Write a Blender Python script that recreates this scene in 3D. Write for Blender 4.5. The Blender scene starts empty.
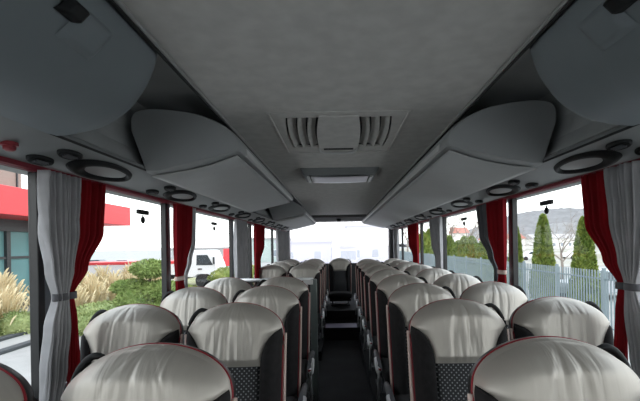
import bpy, bmesh, math, random
from mathutils import Vector, Matrix, noise
random.seed(7)
sc = bpy.context.scene
COL = sc.collection
PI = math.pi
# ------------------------------------------------------------------ camera, sky, exposure
cam = bpy.data.cameras.new('camera')
cam.sensor_width = 36.0
cam.lens = 400.0 / 640.0 * 36.0
cam.clip_start = 0.02
cam.clip_end = 3000
camo = bpy.data.objects.new('camera', cam)
COL.objects.link(camo)
cam.shift_x = -18.0 / 640
cam.shift_y = 44.5 / 640
camo.matrix_world = (Matrix.Translation((-0.03, 0, 1.5)) @ Matrix.Rotation(math.radians(90), 4, 'X')
                     @ Matrix.Rotation(math.radians(-1.0), 4, 'Z'))
sc.camera = camo
world = bpy.data.worlds.new('overcast_sky')
sc.world = world
world.use_nodes = True
wn, wl = world.node_tree.nodes, world.node_tree.links
bg = wn['Background']
tc = wn.new('ShaderNodeTexCoord')
sep = wn.new('ShaderNodeSeparateXYZ')
ramp = wn.new('ShaderNodeValToRGB')
wl.new(tc.outputs['Generated'], sep.inputs[0])
wl.new(sep.outputs['Z'], ramp.inputs[0])
ramp.color_ramp.elements[0].position = 0.0
ramp.color_ramp.elements[0].color = (1.0, 0.99, 0.975, 1)
ramp.color_ramp.elements[1].position = 0.8
ramp.color_ramp.elements[1].color = (0.80, 0.88, 1.0, 1)
wl.new(ramp.outputs[0], bg.inputs[0])
bg.inputs[1].default_value = 2.6
sun = bpy.data.lights.new('sun', 'SUN')
sun.energy = 1.2
sun.angle = math.radians(30)
sun.color = (1.0, 0.97, 0.92)
suno = bpy.data.objects.new('sun', sun)
suno.rotation_euler = (math.radians(38), math.radians(8), 0)
COL.objects.link(suno)
sc.view_settings.view_transform = 'Standard'
sc.view_settings.look = 'None'
sc.view_settings.gamma = 1
sc.view_settings.use_curve_mapping = False
sc.view_settings.exposure = 0.12
sc.cycles.max_bounces = 12
sc.cycles.diffuse_bounces = 7
sc.cycles.transparent_max_bounces = 24
sc.cycles.sample_clamp_indirect = 8

# ------------------------------------------------------------------ helpers
class MB:
    def __init__(s):
        s.v = []; s.f = []
    def box(s, x0, x1, y0, y1, z0, z1):
        b = len(s.v)
        s.v += [(x, y, z) for z in (z0, z1) for y in (y0, y1) for x in (x0, x1)]
        s.f += [tuple(b + i for i in q) for q in ((0, 2, 3, 1), (4, 5, 7, 6), (0, 1, 5, 4), (2, 6, 7, 3), (0, 4, 6, 2), (1, 3, 7, 5))]
        return s
    def tube(s, pts, r, seg=8, caps=True, flat=None):
        pts = [Vector(p) for p in pts]
        n = len(pts)
        rr = r if isinstance(r, (list, tuple)) else [r] * n
        b = len(s.v)
        up = Vector((0, 0, 1))
        for i, p in enumerate(pts):
            d = (pts[min(i + 1, n - 1)] - pts[max(i - 1, 0)]).normalized()
            u = up if abs(d.dot(up)) < 0.95 else Vector((0, 1, 0))
            a = d.cross(u).normalized(); c = a.cross(d).normalized()
            for k in range(seg):
                t = 2 * PI * k / seg
                q = p + (a * math.cos(t) + c * math.sin(t)) * rr[i]
                s.v.append(tuple(q))
        for i in range(n - 1):
            for k in range(seg):
                k2 = (k + 1) % seg
                s.f.append((b + i * seg + k, b + i * seg + k2, b + (i + 1) * seg + k2, b + (i + 1) * seg + k))
        if caps:
            s.f.append(tuple(b + k for k in range(seg))[::-1])
            s.f.append(tuple(b + (n - 1) * seg + k for k in range(seg)))
        return s
    def grid(s, fn, nu, nv, closed_u=False):
        b = len(s.v)
        for j in range(nv + 1):
            for i in range(nu if closed_u else nu + 1):
                s.v.append(tuple(fn(i / nu, j / nv)))
        w = nu if closed_u else nu + 1
        for j in range(nv):
            for i in range(nu):
                i2 = (i + 1) % w
                s.f.append((b + j * w + i, b + j * w + i2, b + (j + 1) * w + i2, b + (j + 1) * w + i))
        return s
    def prism_y(s, prof, ys, scales=None, cen=None):
        """closed profile of (x,z) lofted along Y; caps at both ends"""
        n = len(prof); b = len(s.v)
        if cen is None:
            cen = (sum(p[0] for p in prof) / n, sum(p[1] for p in prof) / n)
        scales = scales or [1] * len(ys)
        for y, k in zip(ys, scales):
            for p in prof:
                s.v.append((cen[0] + (p[0] - cen[0]) * k, y, cen[1] + (p[1] - cen[1]) * k))
        for j in range(len(ys) - 1):
            for i in range(n):
                i2 = (i + 1) % n
                s.f.append((b + j * n + i, b + j * n + i2, b + (j + 1) * n + i2, b + (j + 1) * n + i))
        s.f.append(tuple(b + i for i in range(n))[::-1])
        s.f.append(tuple(b + (len(ys) - 1) * n + i for i in range(n)))
        return s
    def build(s, name, m, parent=None, smooth=False, bevel=0, solid=0, fix=True):
        me = bpy.data.meshes.new(name)
        me.from_pydata(s.v, [], s.f)
        if fix:
            bm = bmesh.new(); bm.from_mesh(me)
            bmesh.ops.recalc_face_normals(bm, faces=bm.faces)
            bm.to_mesh(me); bm.free()
        me.materials.append(m)
        if smooth:
            for p in me.polygons: p.use_smooth = True
        o = bpy.data.objects.new(name, me)
        COL.objects.link(o)
        if parent: o.parent = parent
        if solid:
            md = o.modifiers.new('solid', 'SOLIDIFY'); md.thickness = solid; md.offset = 0
        if bevel:
            md = o.modifiers.new('bevel', 'BEVEL'); md.width = bevel; md.segments = 3; md.limit_method = 'ANGLE'
            if not smooth:
                for p in me.polygons: p.use_smooth = True
                try: me.set_sharp_from_angle(angle=math.radians(40))
                except Exception: pass
        return o

def tag(o, label=None, cat=None, group=None, kind=None):
    if label: o['label'] = label
    if cat: o['category'] = cat
    if group: o['group'] = group
    if kind: o['kind'] = kind
    return o
def empty(name, loc=(0, 0, 0), rz=0):
    o = bpy.data.objects.new(name, None)
    o.location = loc; o.rotation_euler = (0, 0, rz)
    o.empty_display_size = 0.1
    COL.objects.link(o)
    return o
def copy_tree(o, parent=None):
    c = o.copy(); COL.objects.link(c)
    if parent: c.parent = parent
    for ch in list(o.children): copy_tree(ch, c)
    return c

def mat(name, col, rough=0.6, metal=0.0, var=0.0, vscale=8.0, bump=0.0, bscale=60.0, bdist=0.002, spec=0.5, stretch=(1, 1, 1), col2=None, sheen=0):
    m = bpy.data.materials.new(name); m.use_nodes = True
    n, l = m.node_tree.nodes, m.node_tree.links
    p = n['Principled BSDF']
    p.inputs['Base Color'].default_value = (*col, 1)
    p.inputs['Roughness'].default_value = rough
    p.inputs['Metallic'].default_value = metal
    p.inputs['Specular IOR Level'].default_value = spec
    if sheen: p.inputs['Sheen Weight'].default_value = sheen
    t = n.new('ShaderNodeTexCoord'); mp = n.new('ShaderNodeMapping'); mp.inputs['Scale'].default_value = stretch
    l.new(t.outputs['Object'], mp.inputs[0])
    if var or col2:
        ns = n.new('ShaderNodeTexNoise'); ns.inputs['Scale'].default_value = vscale; ns.inputs['Detail'].default_value = 4
        l.new(mp.outputs[0], ns.inputs['Vector'])
        r = n.new('ShaderNodeValToRGB')
        c2 = col2 if col2 else tuple(min(1, c * (1 + var)) for c in col)
        c1 = col if col2 else tuple(c * (1 - var) for c in col)
        r.color_ramp.elements[0].color = (*c1, 1); r.color_ramp.elements[0].position = 0.35
        r.color_ramp.elements[1].color = (*c2, 1); r.color_ramp.elements[1].position = 0.65
        l.new(ns.outputs['Fac'], r.inputs[0]); l.new(r.outputs[0], p.inputs['Base Color'])
    if bump:
        nb = n.new('ShaderNodeTexNoise'); nb.inputs['Scale'].default_value = bscale; nb.inputs['Detail'].default_value = 3
        l.new(mp.outputs[0], nb.inputs['Vector'])
        b = n.new('ShaderNodeBump'); b.inputs['Strength'].default_value = bump; b.inputs['Distance'].default_value = bdist
        l.new(nb.outputs['Fac'], b.inputs['Height']); l.new(b.outputs[0], p.inputs['Normal'])
    return m
M = {}
M['ceil'] = mat('ceiling_fabric', (0.62, 0.605, 0.575), 0.95, var=0.06, vscale=14, bump=0.5, bscale=500, bdist=0.001, spec=0.1)
M['rack'] = mat('rack_grey', (0.36, 0.37, 0.37), 0.55, var=0.02, bump=0.12, bscale=300, bdist=0.001, spec=0.3)
M['rack_front'] = mat('rack_front_grey', (0.21, 0.235, 0.25), 0.55, var=0.02, bump=0.12, bscale=300, bdist=0.001, spec=0.3)
M['rack_lid'] = mat('rack_lid_grey', (0.46, 0.465, 0.46), 0.55, var=0.02, spec=0.3)
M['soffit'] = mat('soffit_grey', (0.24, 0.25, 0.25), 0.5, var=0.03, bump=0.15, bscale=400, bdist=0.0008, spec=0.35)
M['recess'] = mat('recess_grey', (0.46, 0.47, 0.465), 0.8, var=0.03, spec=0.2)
M['header'] = mat('header_grey', (0.16, 0.16, 0.155), 0.8, spec=0.2)
M['black'] = mat('black_plastic', (0.010, 0.011, 0.012), 0.6, spec=0.3)
M['seam'] = mat('dark_rubber', (0.02, 0.02, 0.02), 0.7)
M['trimlight'] = mat('light_trim', (0.36, 0.36, 0.35), 0.45)
M['lip'] = mat('pale_lip', (0.62, 0.62, 0.61), 0.4)
M['red_trim'] = mat('red_trim', (0.20, 0.008, 0.022), 0.55)
M['piping'] = mat('red_piping', (0.24, 0.014, 0.022), 0.5)
M['cream'] = mat('cream_trim', (0.66, 0.52, 0.47), 0.5, var=0.06)
M['bolster'] = mat('black_fabric', (0.016, 0.015, 0.016), 0.9, var=0.2, vscale=40, bump=0.3, bscale=700, bdist=0.001, spec=0.2, sheen=0.1)
M['shell'] = mat('black_shell', (0.02, 0.02, 0.022), 0.38, bump=0.1, bscale=400)
M['steel'] = mat('brushed_steel', (0.75, 0.76, 0.77), 0.4, metal=0.55)
M['armgrey'] = mat('armrest_grey', (0.10, 0.10, 0.11), 0.45)
M['carpet'] = mat('black_floor', (0.017, 0.017, 0.019), 0.75, var=0.35, vscale=3, bump=0.3, bscale=500, spec=0.3)
M['step'] = mat('lilac_step_edge', (0.30, 0.27, 0.38), 0.4)
M['wall'] = mat('side_lining', (0.10, 0.105, 0.11), 0.8, var=0.1, vscale=30)
M['pillar'] = mat('pillar_grey', (0.19, 0.22, 0.25), 0.5)
M['pillar_dark'] = mat('pillar_seal', (0.010, 0.010, 0.012), 0.35)
M['curtain_grey'] = mat('curtain_grey', (0.42, 0.415, 0.43), 0.85, var=0.12, vscale=9, bump=0.3, bscale=600, spec=0.2, sheen=0.3)
M['curtain_dark'] = mat('curtain_dark', (0.10, 0.10, 0.11), 0.85, var=0.12, vscale=9, spec=0.2, sheen=0.3)
M['curtain_red'] = mat('curtain_red', (0.24, 0.008, 0.014), 0.85, var=0.1, vscale=9, spec=0.2)
def cloth_glow(m, col, f):
    n, l = m.node_tree.nodes, m.node_tree.links
    tl = n.new('ShaderNodeBsdfTranslucent'); tl.inputs[0].default_value = (*col, 1)
    mx = n.new('ShaderNodeMixShader'); mx.inputs[0].default_value = f
    l.new(n['Principled BSDF'].outputs[0], mx.inputs[1]); l.new(tl.outputs[0], mx.inputs[2])
    l.new(mx.outputs[0], n['Material Output'].inputs['Surface'])
cloth_glow(M['curtain_red'], (0.60, 0.02, 0.03), 0.22)
cloth_glow(M['curtain_grey'], (0.5, 0.5, 0.52), 0.15)
M['lens'] = mat('frosted_lens', (0.75, 0.72, 0.76), 0.3)

def leather():
    m = bpy.data.materials.new('silver_leather'); m.use_nodes = True
    n, l = m.node_tree.nodes, m.node_tree.links
    p = n['Principled BSDF']
    p.inputs['Base Color'].default_value = (0.48, 0.45, 0.408, 1)
    p.inputs['Metallic'].default_value = 0.45
    p.inputs['Roughness'].default_value = 0.46
    t = n.new('ShaderNodeTexCoord'); oi = n.new('ShaderNodeObjectInfo')
    add = n.new('ShaderNodeVectorMath'); add.operation = 'ADD'
    mul = n.new('ShaderNodeVectorMath'); mul.operation = 'SCALE'; mul.inputs['Scale'].default_value = 7.0
    cmb = n.new('ShaderNodeCombineXYZ')
    for i in range(3): l.new(oi.outputs['Random'], cmb.inputs[i])
    l.new(cmb.outputs[0], mul.inputs[0]); l.new(t.outputs['Object'], add.inputs[0]); l.new(mul.outputs[0], add.inputs[1])
    mp = n.new('ShaderNodeMapping'); mp.inputs['Scale'].default_value = (26, 4, 3.2)
    l.new(add.outputs[0], mp.inputs[0])
    ns = n.new('ShaderNodeTexNoise'); ns.inputs['Scale'].default_value = 1.0; ns.inputs['Detail'].default_value = 2.5
    ns.inputs['Distortion'].default_value = 0.6
    l.new(mp.outputs[0], ns.inputs['Vector'])
    # folds live in the middle of the cushion
    sp = n.new('ShaderNodeSeparateXYZ'); l.new(t.outputs['Object'], sp.inputs[0])
    ab = n.new('ShaderNodeMath'); ab.operation = 'ABSOLUTE'; l.new(sp.outputs['X'], ab.inputs[0])
    mr = n.new('ShaderNodeMapRange'); mr.inputs['From Min'].default_value = 0.20; mr.inputs['From Max'].default_value = 0.04
    mr.inputs['To Min'].default_value = 0.1; mr.inputs['To Max'].default_value = 1.0
    l.new(ab.outputs[0], mr.inputs['Value'])
    mm = n.new('ShaderNodeMath'); mm.operation = 'MULTIPLY'; l.new(ns.outputs['Fac'], mm.inputs[0]); l.new(mr.outputs[0], mm.inputs[1])
    fine = n.new('ShaderNodeTexNoise'); fine.inputs['Scale'].default_value = 350; l.new(t.outputs['Object'], fine.inputs['Vector'])
    b1 = n.new('ShaderNodeBump'); b1.inputs['Strength'].default_value = 0.5; b1.inputs['Distance'].default_value = 0.014
    b2 = n.new('ShaderNodeBump'); b2.inputs['Strength'].default_value = 0.12; b2.inputs['Distance'].default_value = 0.001
    l.new(mm.outputs[0], b1.inputs['Height']); l.new(fine.outputs['Fac'], b2.inputs['Height'])
    l.new(b1.outputs[0], b2.inputs['Normal']); l.new(b2.outputs[0], p.inputs['Normal'])
    return m
M['leather'] = leather()

def dotted():
    m = bpy.data.materials.new('dotted_fabric'); m.use_nodes = True
    n, l = m.node_tree.nodes, m.node_tree.links
    p = n['Principled BSDF']; p.inputs['Roughness'].default_value = 0.8
    t = n.new('ShaderNodeTexCoord'); mp = n.new('ShaderNodeMapping')
    mp.inputs['Rotation'].default_value = (0, math.radians(45), 0); mp.inputs['Scale'].default_value = (70, 0.0, 70)
    v = n.new('ShaderNodeTexVoronoi'); v.inputs['Randomness'].default_value = 0; v.inputs['Scale'].default_value = 1
    l.new(t.outputs['Object'], mp.inputs[0]); l.new(mp.outputs[0], v.inputs['Vector'])
    r = n.new('ShaderNodeValToRGB'); r.color_ramp.interpolation = 'LINEAR'
    r.color_ramp.elements[0].color = (0.26, 0.27, 0.28, 1); r.color_ramp.elements[0].position = 0.17
    r.color_ramp.elements[1].color = (0.022, 0.023, 0.026, 1); r.color_ramp.elements[1].position = 0.27
    l.new(v.outputs['Distance'], r.inputs[0]); l.new(r.outputs[0], p.inputs['Base Color'])
    return m
M['dotted'] = dotted()

def glass(name, tint, gl=0.05, haze=0.0, hcol=(0.9, 0.9, 0.95)):
    m = bpy.data.materials.new(name); m.use_nodes = True
    n, l = m.node_tree.nodes, m.node_tree.links
    n.remove(n['Principled BSDF'])
    out = n['Material Output']
    tr = n.new('ShaderNodeBsdfTransparent'); tr.inputs[0].default_value = (*tint, 1)
    g = n.new('ShaderNodeBsdfGlossy'); g.inputs['Roughness'].default_value = 0.03
    lw = n.new('ShaderNodeLayerWeight'); lw.inputs['Blend'].default_value = 0.12
    ml = n.new('ShaderNodeMath'); ml.operation = 'MULTIPLY'; ml.inputs[1].default_value = gl * 4
    l.new(lw.outputs['Facing'], ml.inputs[0])
    mx = n.new('ShaderNodeMixShader'); l.new(ml.outputs[0], mx.inputs[0]); l.new(tr.outputs[0], mx.inputs[1]); l.new(g.outputs[0], mx.inputs[2])
    last = mx
    if haze:
        tl = n.new('ShaderNodeBsdfTranslucent'); tl.inputs[0].default_value = (*hcol, 1)
        m2 = n.new('ShaderNodeMixShader'); m2.inputs[0].default_value = haze
        l.new(mx.outputs[0], m2.inputs[1]); l.new(tl.outputs[0], m2.inputs[2]); last = m2
    l.new(last.outputs[0], out.inputs['Surface'])
    return m
M['glass'] = glass('window_glass', (0.95, 0.97, 0.965), 0.03)
M['rear_glass'] = glass('rear_glass', (0.98, 0.98, 0.99), 0.02, haze=0.22)
M['panel_glass'] = glass('smoked_panel', (0.42, 0.42, 0.40), 0.25, haze=0.10)

def struct(name, mb, m, **k):
    return tag(mb.build(name, m, **k), kind='structure')

Y0, Y1 = -2.5, 9.2
G = -1.4          # ground outside
# ------------------------------------------------------------------ floor and platforms
mb = MB().box(-1.215, 1.215, Y0, 6.3, -0.1, 0.0)
struct('floor', mb, M['carpet'])
struct('floor_platform', MB().box(0.27, 1.215, Y0, 6.3, 0, 0.12), M['carpet'])
struct('floor_platform', MB().box(-1.215, -0.27, Y0, 3.72, 0, 0.12).box(-1.215, -0.27, 5.2, 6.3, 0, 0.12), M['carpet'])
struct('floor_step', MB().box(-1.215, 1.215, 6.3, 6.95, -0.1, 0.20), M['carpet'], bevel=0.004)
struct('trim_step', MB().box(-0.25, 0.25, 6.28, 6.62, 0.195, 0.206), M['step'], bevel=0.003)
struct('floor_rear', MB().box(-1.215, 1.215, 6.95, Y1, -0.1, 0.36), M['carpet'])

# ------------------------------------------------------------------ shell: walls, roof, ceiling
ST = {}
PILL = {-1: [-2.4, -0.9, 0.15, 1.565, 2.71, 4.38, 5.30, 7.1, 8.95], 1: [-2.4, -0.9, 0.15, 1.60, 2.80, 4.60, 5.85, 7.6, 8.95]}
ZS, ZT = 0.93, 1.84
for s, side in ((-1, 'left'), (1, 'right')):
    mb = MB().box(min(s * 1.215, s * 1.27), max(s * 1.215, s * 1.27), Y0, Y1, -0.3, ZS)
    struct('wall_' + side, mb, M['wall'])
    mb = MB().box(min(s * 1.20, s * 1.28), max(s * 1.20, s * 1.28), Y0, Y1, ZS - 0.03, ZS)
    struct('trim_sill_' + side, mb, M['pillar'], bevel=0.005)
    # soffit with the service units: thin slab from the window head up to the seam
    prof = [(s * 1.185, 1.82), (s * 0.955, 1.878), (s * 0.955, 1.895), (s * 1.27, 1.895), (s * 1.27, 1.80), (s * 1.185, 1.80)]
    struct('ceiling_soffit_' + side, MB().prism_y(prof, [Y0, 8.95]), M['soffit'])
    # seam line
    prof = [(s * 0.957, 1.880), (s * 0.956, 1.874), (s * 0.952, 1.873), (s * 0.951, 1.882), (s * 0.957, 1.884)]
    struct('trim_seam_' + side, MB().prism_y(prof, [Y0, 8.95]), M['seam'])
    # red bead above the windows
    prof = [(s * 1.192, 1.822), (s * 1.172, 1.824), (s * 1.172, 1.806), (s * 1.192, 1.798)]
    struct('trim_red_' + side, MB().prism_y(prof, [Y0, 8.95]), M['red_trim'])
    # curved recess between soffit and ceiling
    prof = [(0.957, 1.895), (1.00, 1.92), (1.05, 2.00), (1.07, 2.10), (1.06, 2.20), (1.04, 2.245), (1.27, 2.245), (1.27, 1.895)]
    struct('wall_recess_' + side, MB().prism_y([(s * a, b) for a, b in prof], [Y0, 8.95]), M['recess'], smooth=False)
    a, b = sorted((s * 0.60, s * 1.27))
    struct('ceiling_recess_' + side, MB().box(a, b, Y0, 8.95, 2.245, 2.29), M['recess'])
    a, b = sorted((s * 0.60, s * 0.625))
    struct('trim_drop_' + side, MB().box(a, b, Y0, 8.7, 2.16, 2.245), M['recess'])
    # ceiling edge rail
    struct('trim_ceiling_' + side, MB().box(min(s * 0.598, s * 0.611), max(s * 0.598, s * 0.611), Y0, 8.7, 2.135, 2.168), M['seam'], bevel=0.004)
    struct('trim_bead_' + side, MB().box(min(s * 0.588, s * 0.597), max(s * 0.588, s * 0.597), Y0, 8.7, 2.138, 2.152), M['trimlight'], bevel=0.003)
    # pillars and glass
    P = PILL[s]
    for i, py in enumerate(P):
        a, b = sorted((s * 1.180, s * 1.215))
        mb = MB().box(a, b, py, py + 0.04, ZS, 1.80)
        struct('wall_pillar_' + side, mb, M['pillar'], bevel=0.006)
        a, b = sorted((s * 1.178, s * 1.215))
        struct('trim_seal_' + side, MB().box(a, b, py - 0.035, py + 0.0, ZS, 1.80), M['pillar_dark'], bevel=0.004)
        if i < len(P) - 1:
            a, b = sorted((s * 1.203, s * 1.208))
            struct('window_%d' % (i + 1 + (10 if s > 0 else 0)), MB().box(a, b, py + 0.04, P[i + 1] - 0.035, ZS, 1.80), M['glass'])

# centre ceiling built around the hatch opening
HX, HY0, HY1, HW = -0.015, 1.95, 2.80, 0.345
CZ = 2.15
mb = MB()
mb.box(-0.60, 0.60, Y0, HY0, CZ, CZ + 0.05)
mb.box(-0.60, HX - HW, HY0, HY1, CZ, CZ + 0.05)
mb.box(HX + HW, 0.60, HY0, HY1, CZ, CZ + 0.05)
mb.box(-0.60, 0.60, HY1, 8.62, CZ, CZ + 0.05)
struct('ceiling', mb, M['ceil'])
struct('ceiling_outer_unseen', MB().box(-1.27, 1.27, Y0, Y1, 2.30, 2.34), M['header'])  # unseen roof slab, added to block light from above
# rear header over the back window
prof_y = [(8.60, 2.16), (8.62, 2.10), (8.80, 2.035), (9.2, 2.03), (9.2, 2.30), (8.60, 2.30)]
v = [(x, y, z) for x in (-1.2, 1.2) for (y, z) in prof_y]
n = len(prof_y)
mb = MB(); mb.v = v
mb.f = [tuple(range(n)), tuple(range(2 * n - 1, n - 1, -1))] + [(i, (i + 1) % n, n + (i + 1) % n, n + i) for i in range(n)]
struct('ceiling_header', mb, M['header'])
# rear wall, glass
struct('wall_rear', MB().box(-1.27, 1.27, 9.2, 9.3, -0.3, 1.08), M['wall'])
struct('wall_rear_post', MB().box(-1.27, -1.13, 9.05, 9.25, 1.08, 2.05), M['pillar_dark'], bevel=0.02)
struct('wall_rear_post', MB().box(1.13, 1.27, 9.05, 9.25, 1.08, 2.05), M['pillar_dark'], bevel=0.02)
struct('window_rear', MB().box(-1.15, 1.15, 9.215, 9.222, 1.08, 2.04), M['rear_glass'])
struct('wall_front', MB().box(-1.27, 1.27, Y0 - 0.05, Y0, -0.3, 1.10), M['wall'])  # out of view behind the camera, raised to reduce frontal light
struct('wall_front_header', MB().box(-1.27, 1.27, Y0 - 0.05, Y0, 1.92, 2.34), M['header'])  # unseen header, added to cut the light coming in from the front
struct('window_front', MB().box(-1.27, 1.27, Y0 - 0.045, Y0 - 0.039, 1.10, 1.92), M['glass'])

# ------------------------------------------------------------------ overhead racks
def smooth_prof(pts, k=4):
    """Catmull-Rom through an open list of points"""
    out = []
    n = len(pts)
    for i in range(n - 1):
        p0, p1, p2, p3 = pts[max(i - 1, 0)], pts[i], pts[i + 1], pts[min(i + 2, n - 1)]
        for j in range(k):
            t = j / k
            out.append(tuple(0.5 * (2 * p1[c] + (p2[c] - p0[c]) * t + (2 * p0[c] - 5 * p1[c] + 4 * p2[c] - p3[c]) * t * t
                                    + (3 * p1[c] - p0[c] - 3 * p2[c] + p3[c]) * t ** 3) for c in range(2)))
    out.append(pts[-1])
    return out

def front_rack(s, label):
    t = empty('overhead_locker', (0, 0, 1.88))
    tag(t, label, 'overhead locker', 'rounded front overhead lockers')
    curve = smooth_prof([(0.952, 1.872), (0.88, 1.882), (0.80, 1.905), (0.72, 1.958), (0.662, 2.03), (0.628, 2.10), (0.613, 2.158)], 5)
    prof = [(s * a, b - 1.88) for a, b in curve] + [(s * 0.64, 0.335), (s * 0.94, 0.335)]
    ys = [Y0 + 0.02, 1.27, 1.32, 1.35, 1.365]
    mb = MB().prism_y(prof, ys, [1, 1, 0.985, 0.95, 0.90], cen=(s * 0.90, 0.26))
    b = mb.build('locker_body', M['rack_front'], t, smooth=True)
    try: b.data.set_sharp_from_angle(angle=math.radians(50))
    except Exception: pass
    # recessed latch pocket with a pale lip and a black catch
    def on(yy, f, off):
        i = f * (len(curve) - 1); k = int(i); q = i - k
        a, c = curve[k], curve[min(k + 1, len(curve) - 1)]
        px, pz = a[0] + (c[0] - a[0]) * q, a[1] + (c[1] - a[1]) * q
        tx, tz = c[0] - a[0], c[1] - a[1]; L = math.hypot(tx, tz) or 1
        nx, nz = tz / L, -tx / L           # inward/down side
        if nz > 0: nx, nz = -nx, -nz
        return (s * (px + nx * off), yy, pz + nz * off - 1.88)
    def plate(fa, fb, ya, yb, off, skew=0.0):
        return lambda u, v: on(ya + (yb - ya) * v + skew * u, fa + (fb - fa) * u, off * min(1, 6 * min(u, 1 - u) + .15) * min(1, 6 * min(v, 1 - v) + .15))
    MB().grid(plate(0.60, 0.80, 0.93, 1.06, 0.014, 0.03), 14, 12).build('latch_plate', M['rack_front'], t, smooth=True)
    MB().grid(plate(0.69, 0.79, 0.89, 0.955, 0.026, 0.02), 10, 8).build('catch', M['black'], t, smooth=True)
    return t
front_rack(-1, 'big rounded grey overhead locker at the top left corner with black catch')
front_rack(1, 'big rounded grey overhead locker at the top right corner with black catch')

def rack(s, ya, yb, label):
    t = empty('luggage_rack', (0, 0, 1.87))
    tag(t, label, 'luggage rack', 'long luggage racks')
    top = smooth_prof([(1.025, 2.07), (1.025, 2.13), (1.00, 2.165), (0.93, 2.178), (0.80, 2.168), (0.68, 2.142), (0.57, 2.088), (0.505, 2.03), (0.492, 1.985), (0.498, 1.962)], 4)
    prof = [(s * a, b - 1.87) for a, b in [(0.955, 1.868)] + top + [(0.90, 1.868)]]
    # body behind the rounded face
    mb = MB().prism_y(prof, [ya + 0.0, ya + 0.004, ya + 0.018, ya + 0.035, yb - 0.03, yb], [0.95, 0.972, 0.995, 1, 1, 0.95], cen=(s * 0.78, 0.13))
    b = mb.build('rack_body', M['rack'], t, smooth=True)
    try: b.data.set_sharp_from_angle(angle=math.radians(32))
    except Exception: pass
    # underside lid, paler, with a curved leading edge
    def lid(u, v):
        a, c = (0.935, 1.862), (0.515, 1.956)
        x = a[0] + (c[0] - a[0]) * u
        z = a[1] + (c[1] - a[1]) * u - 0.009
        y = ya + 0.03 + 0.06 * math.sin(PI * u) + v * (yb - ya - 0.06 - 0.06 * math.sin(PI * u))
        return (s * x, y, z - 1.87)
    MB().grid(lid, 16, 10).build('underside_lid', M['rack_lid'], t, smooth=True, solid=0.006)
    # pale lip along the aisle edge
    mb = MB().prism_y([(s * 0.486, 0.10), (s * 0.486, 0.128), (s * 0.498, 0.134), (s * 0.506, 0.112), (s * 0.502, 0.092)], [ya + 0.12, yb - 0.02])
    mb.build('edge_lip', M['lip'], t, bevel=0.003)
    return t
rack(-1, 1.93, 4.15, 'short grey luggage rack above the left seats, with a closed rounded end')
rack(-1, 5.72, 8.58, 'further luggage rack on the left, beyond the open gap over the stairwell')
rack(1, 1.90, 8.58, 'long unbroken grey luggage rack above the right-hand seats')

# ------------------------------------------------------------------ service units in the soffit
SL = (1.878 - 1.82) / (0.955 - 1.185)
def soff(a, y, off=0.0):
    # a = lateral, returns point just under the sloping soffit
    return (a, y, 1.878 + (a - 0.955) * SL - off)
def service_unit():
    t = empty('reading_light_unit', (0, 0, 0))
    def ring(u, v):
        th = 2 * PI * u
        # v 0..1 across the ring's width
        ro, ri = 1.0, 0.63
        w = ro + (ri - ro) * v
        sh = 0.10 * math.cos(th) * v
        ax = 1.068 + 0.078 * w * math.sin(th) * (1 - 0.15 * math.cos(th))
        yy = 0.212 * w * math.cos(th) + 0.03 * v
        return soff(ax, yy, 0.001 + 0.016 * math.sin(PI * min(1, v * 1.1)) ** 0.6)
    MB().grid(ring, 40, 6, closed_u=True).build('surround', M['black'], t, smooth=True)
    def disc(u, v):
        th = 2 * PI * u
        w = 0.66 * v
        return soff(1.068 + 0.078 * w * math.sin(th) * (1 - 0.15 * math.cos(th)), 0.205 * w * math.cos(th) + 0.03, 0.002 + 0.010 * (1 - v * v))
    MB().grid(disc, 32, 5, closed_u=True).build('cover', M['rack_lid'], t, smooth=True)
    for (a, yy) in ((1.025, -0.285), (1.118, -0.310)):
        def noz(u, v):
            th = 2 * PI * u
            r = [0.0, 0.6, 0.75, 0.9, 1.0, 1.0][min(5, int(round(v * 5)))]
            h = [0.008, 0.008, 0.012, 0.014, 0.008, 0.0][min(5, int(round(v * 5)))]
            return soff(a + 0.026 * r * math.sin(th), yy + 0.062 * r * math.cos(th), h)
        nz = MB().grid(noz, 20, 5, closed_u=True).build('air_nozzle', M['black'], t, smooth=True)
        mbn = MB()
        for k in (-1, 0, 1):
            p = soff(a + 0.008 * k, yy, 0.016)
            mbn.box(p[0] - 0.0018, p[0] + 0.0018, yy - 0.03, yy + 0.03, p[2] - 0.002, p[2] + 0.004)
        mbn.build('nozzle_slat', M['armgrey'], nz)
    return t
proto = service_unit()
ORD = ['nearest', 'second', 'third', 'fourth', 'fifth', 'sixth', 'seventh', 'eighth', 'ninth', 'tenth']
first = True
for s, side in ((-1, 'left'), (1, 'right')):
    for k, yy in enumerate([1.78, 2.67, 3.55, 4.42, 5.3, 6.15, 7.0, 7.85]):
        o = proto if first else copy_tree(proto); first = False
        o.location = (0, yy, 0)
        o.scale = (s, 1, 1)
        tag(o, '%s black oval vent and light unit over the %s windows' % (ORD[k], side), 'reading light', 'oval service units')
t = empty('stop_button', (-1.08, 1.285, soff(1.08, 0)[2]))
tag(t, 'small red button under the overhead panel at the far left edge', 'button')
MB().tube([(0, 0, 0.002), (0, 0, -0.010)], 0.024, 20).build('collar', M['piping'], t, smooth=False)
MB().tube([(0, 0, -0.010), (0, 0, -0.022), (0, 0, -0.026)], [0.018, 0.017, 0.010], 20).build('push_cap', M['piping'], t, smooth=False)

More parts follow.
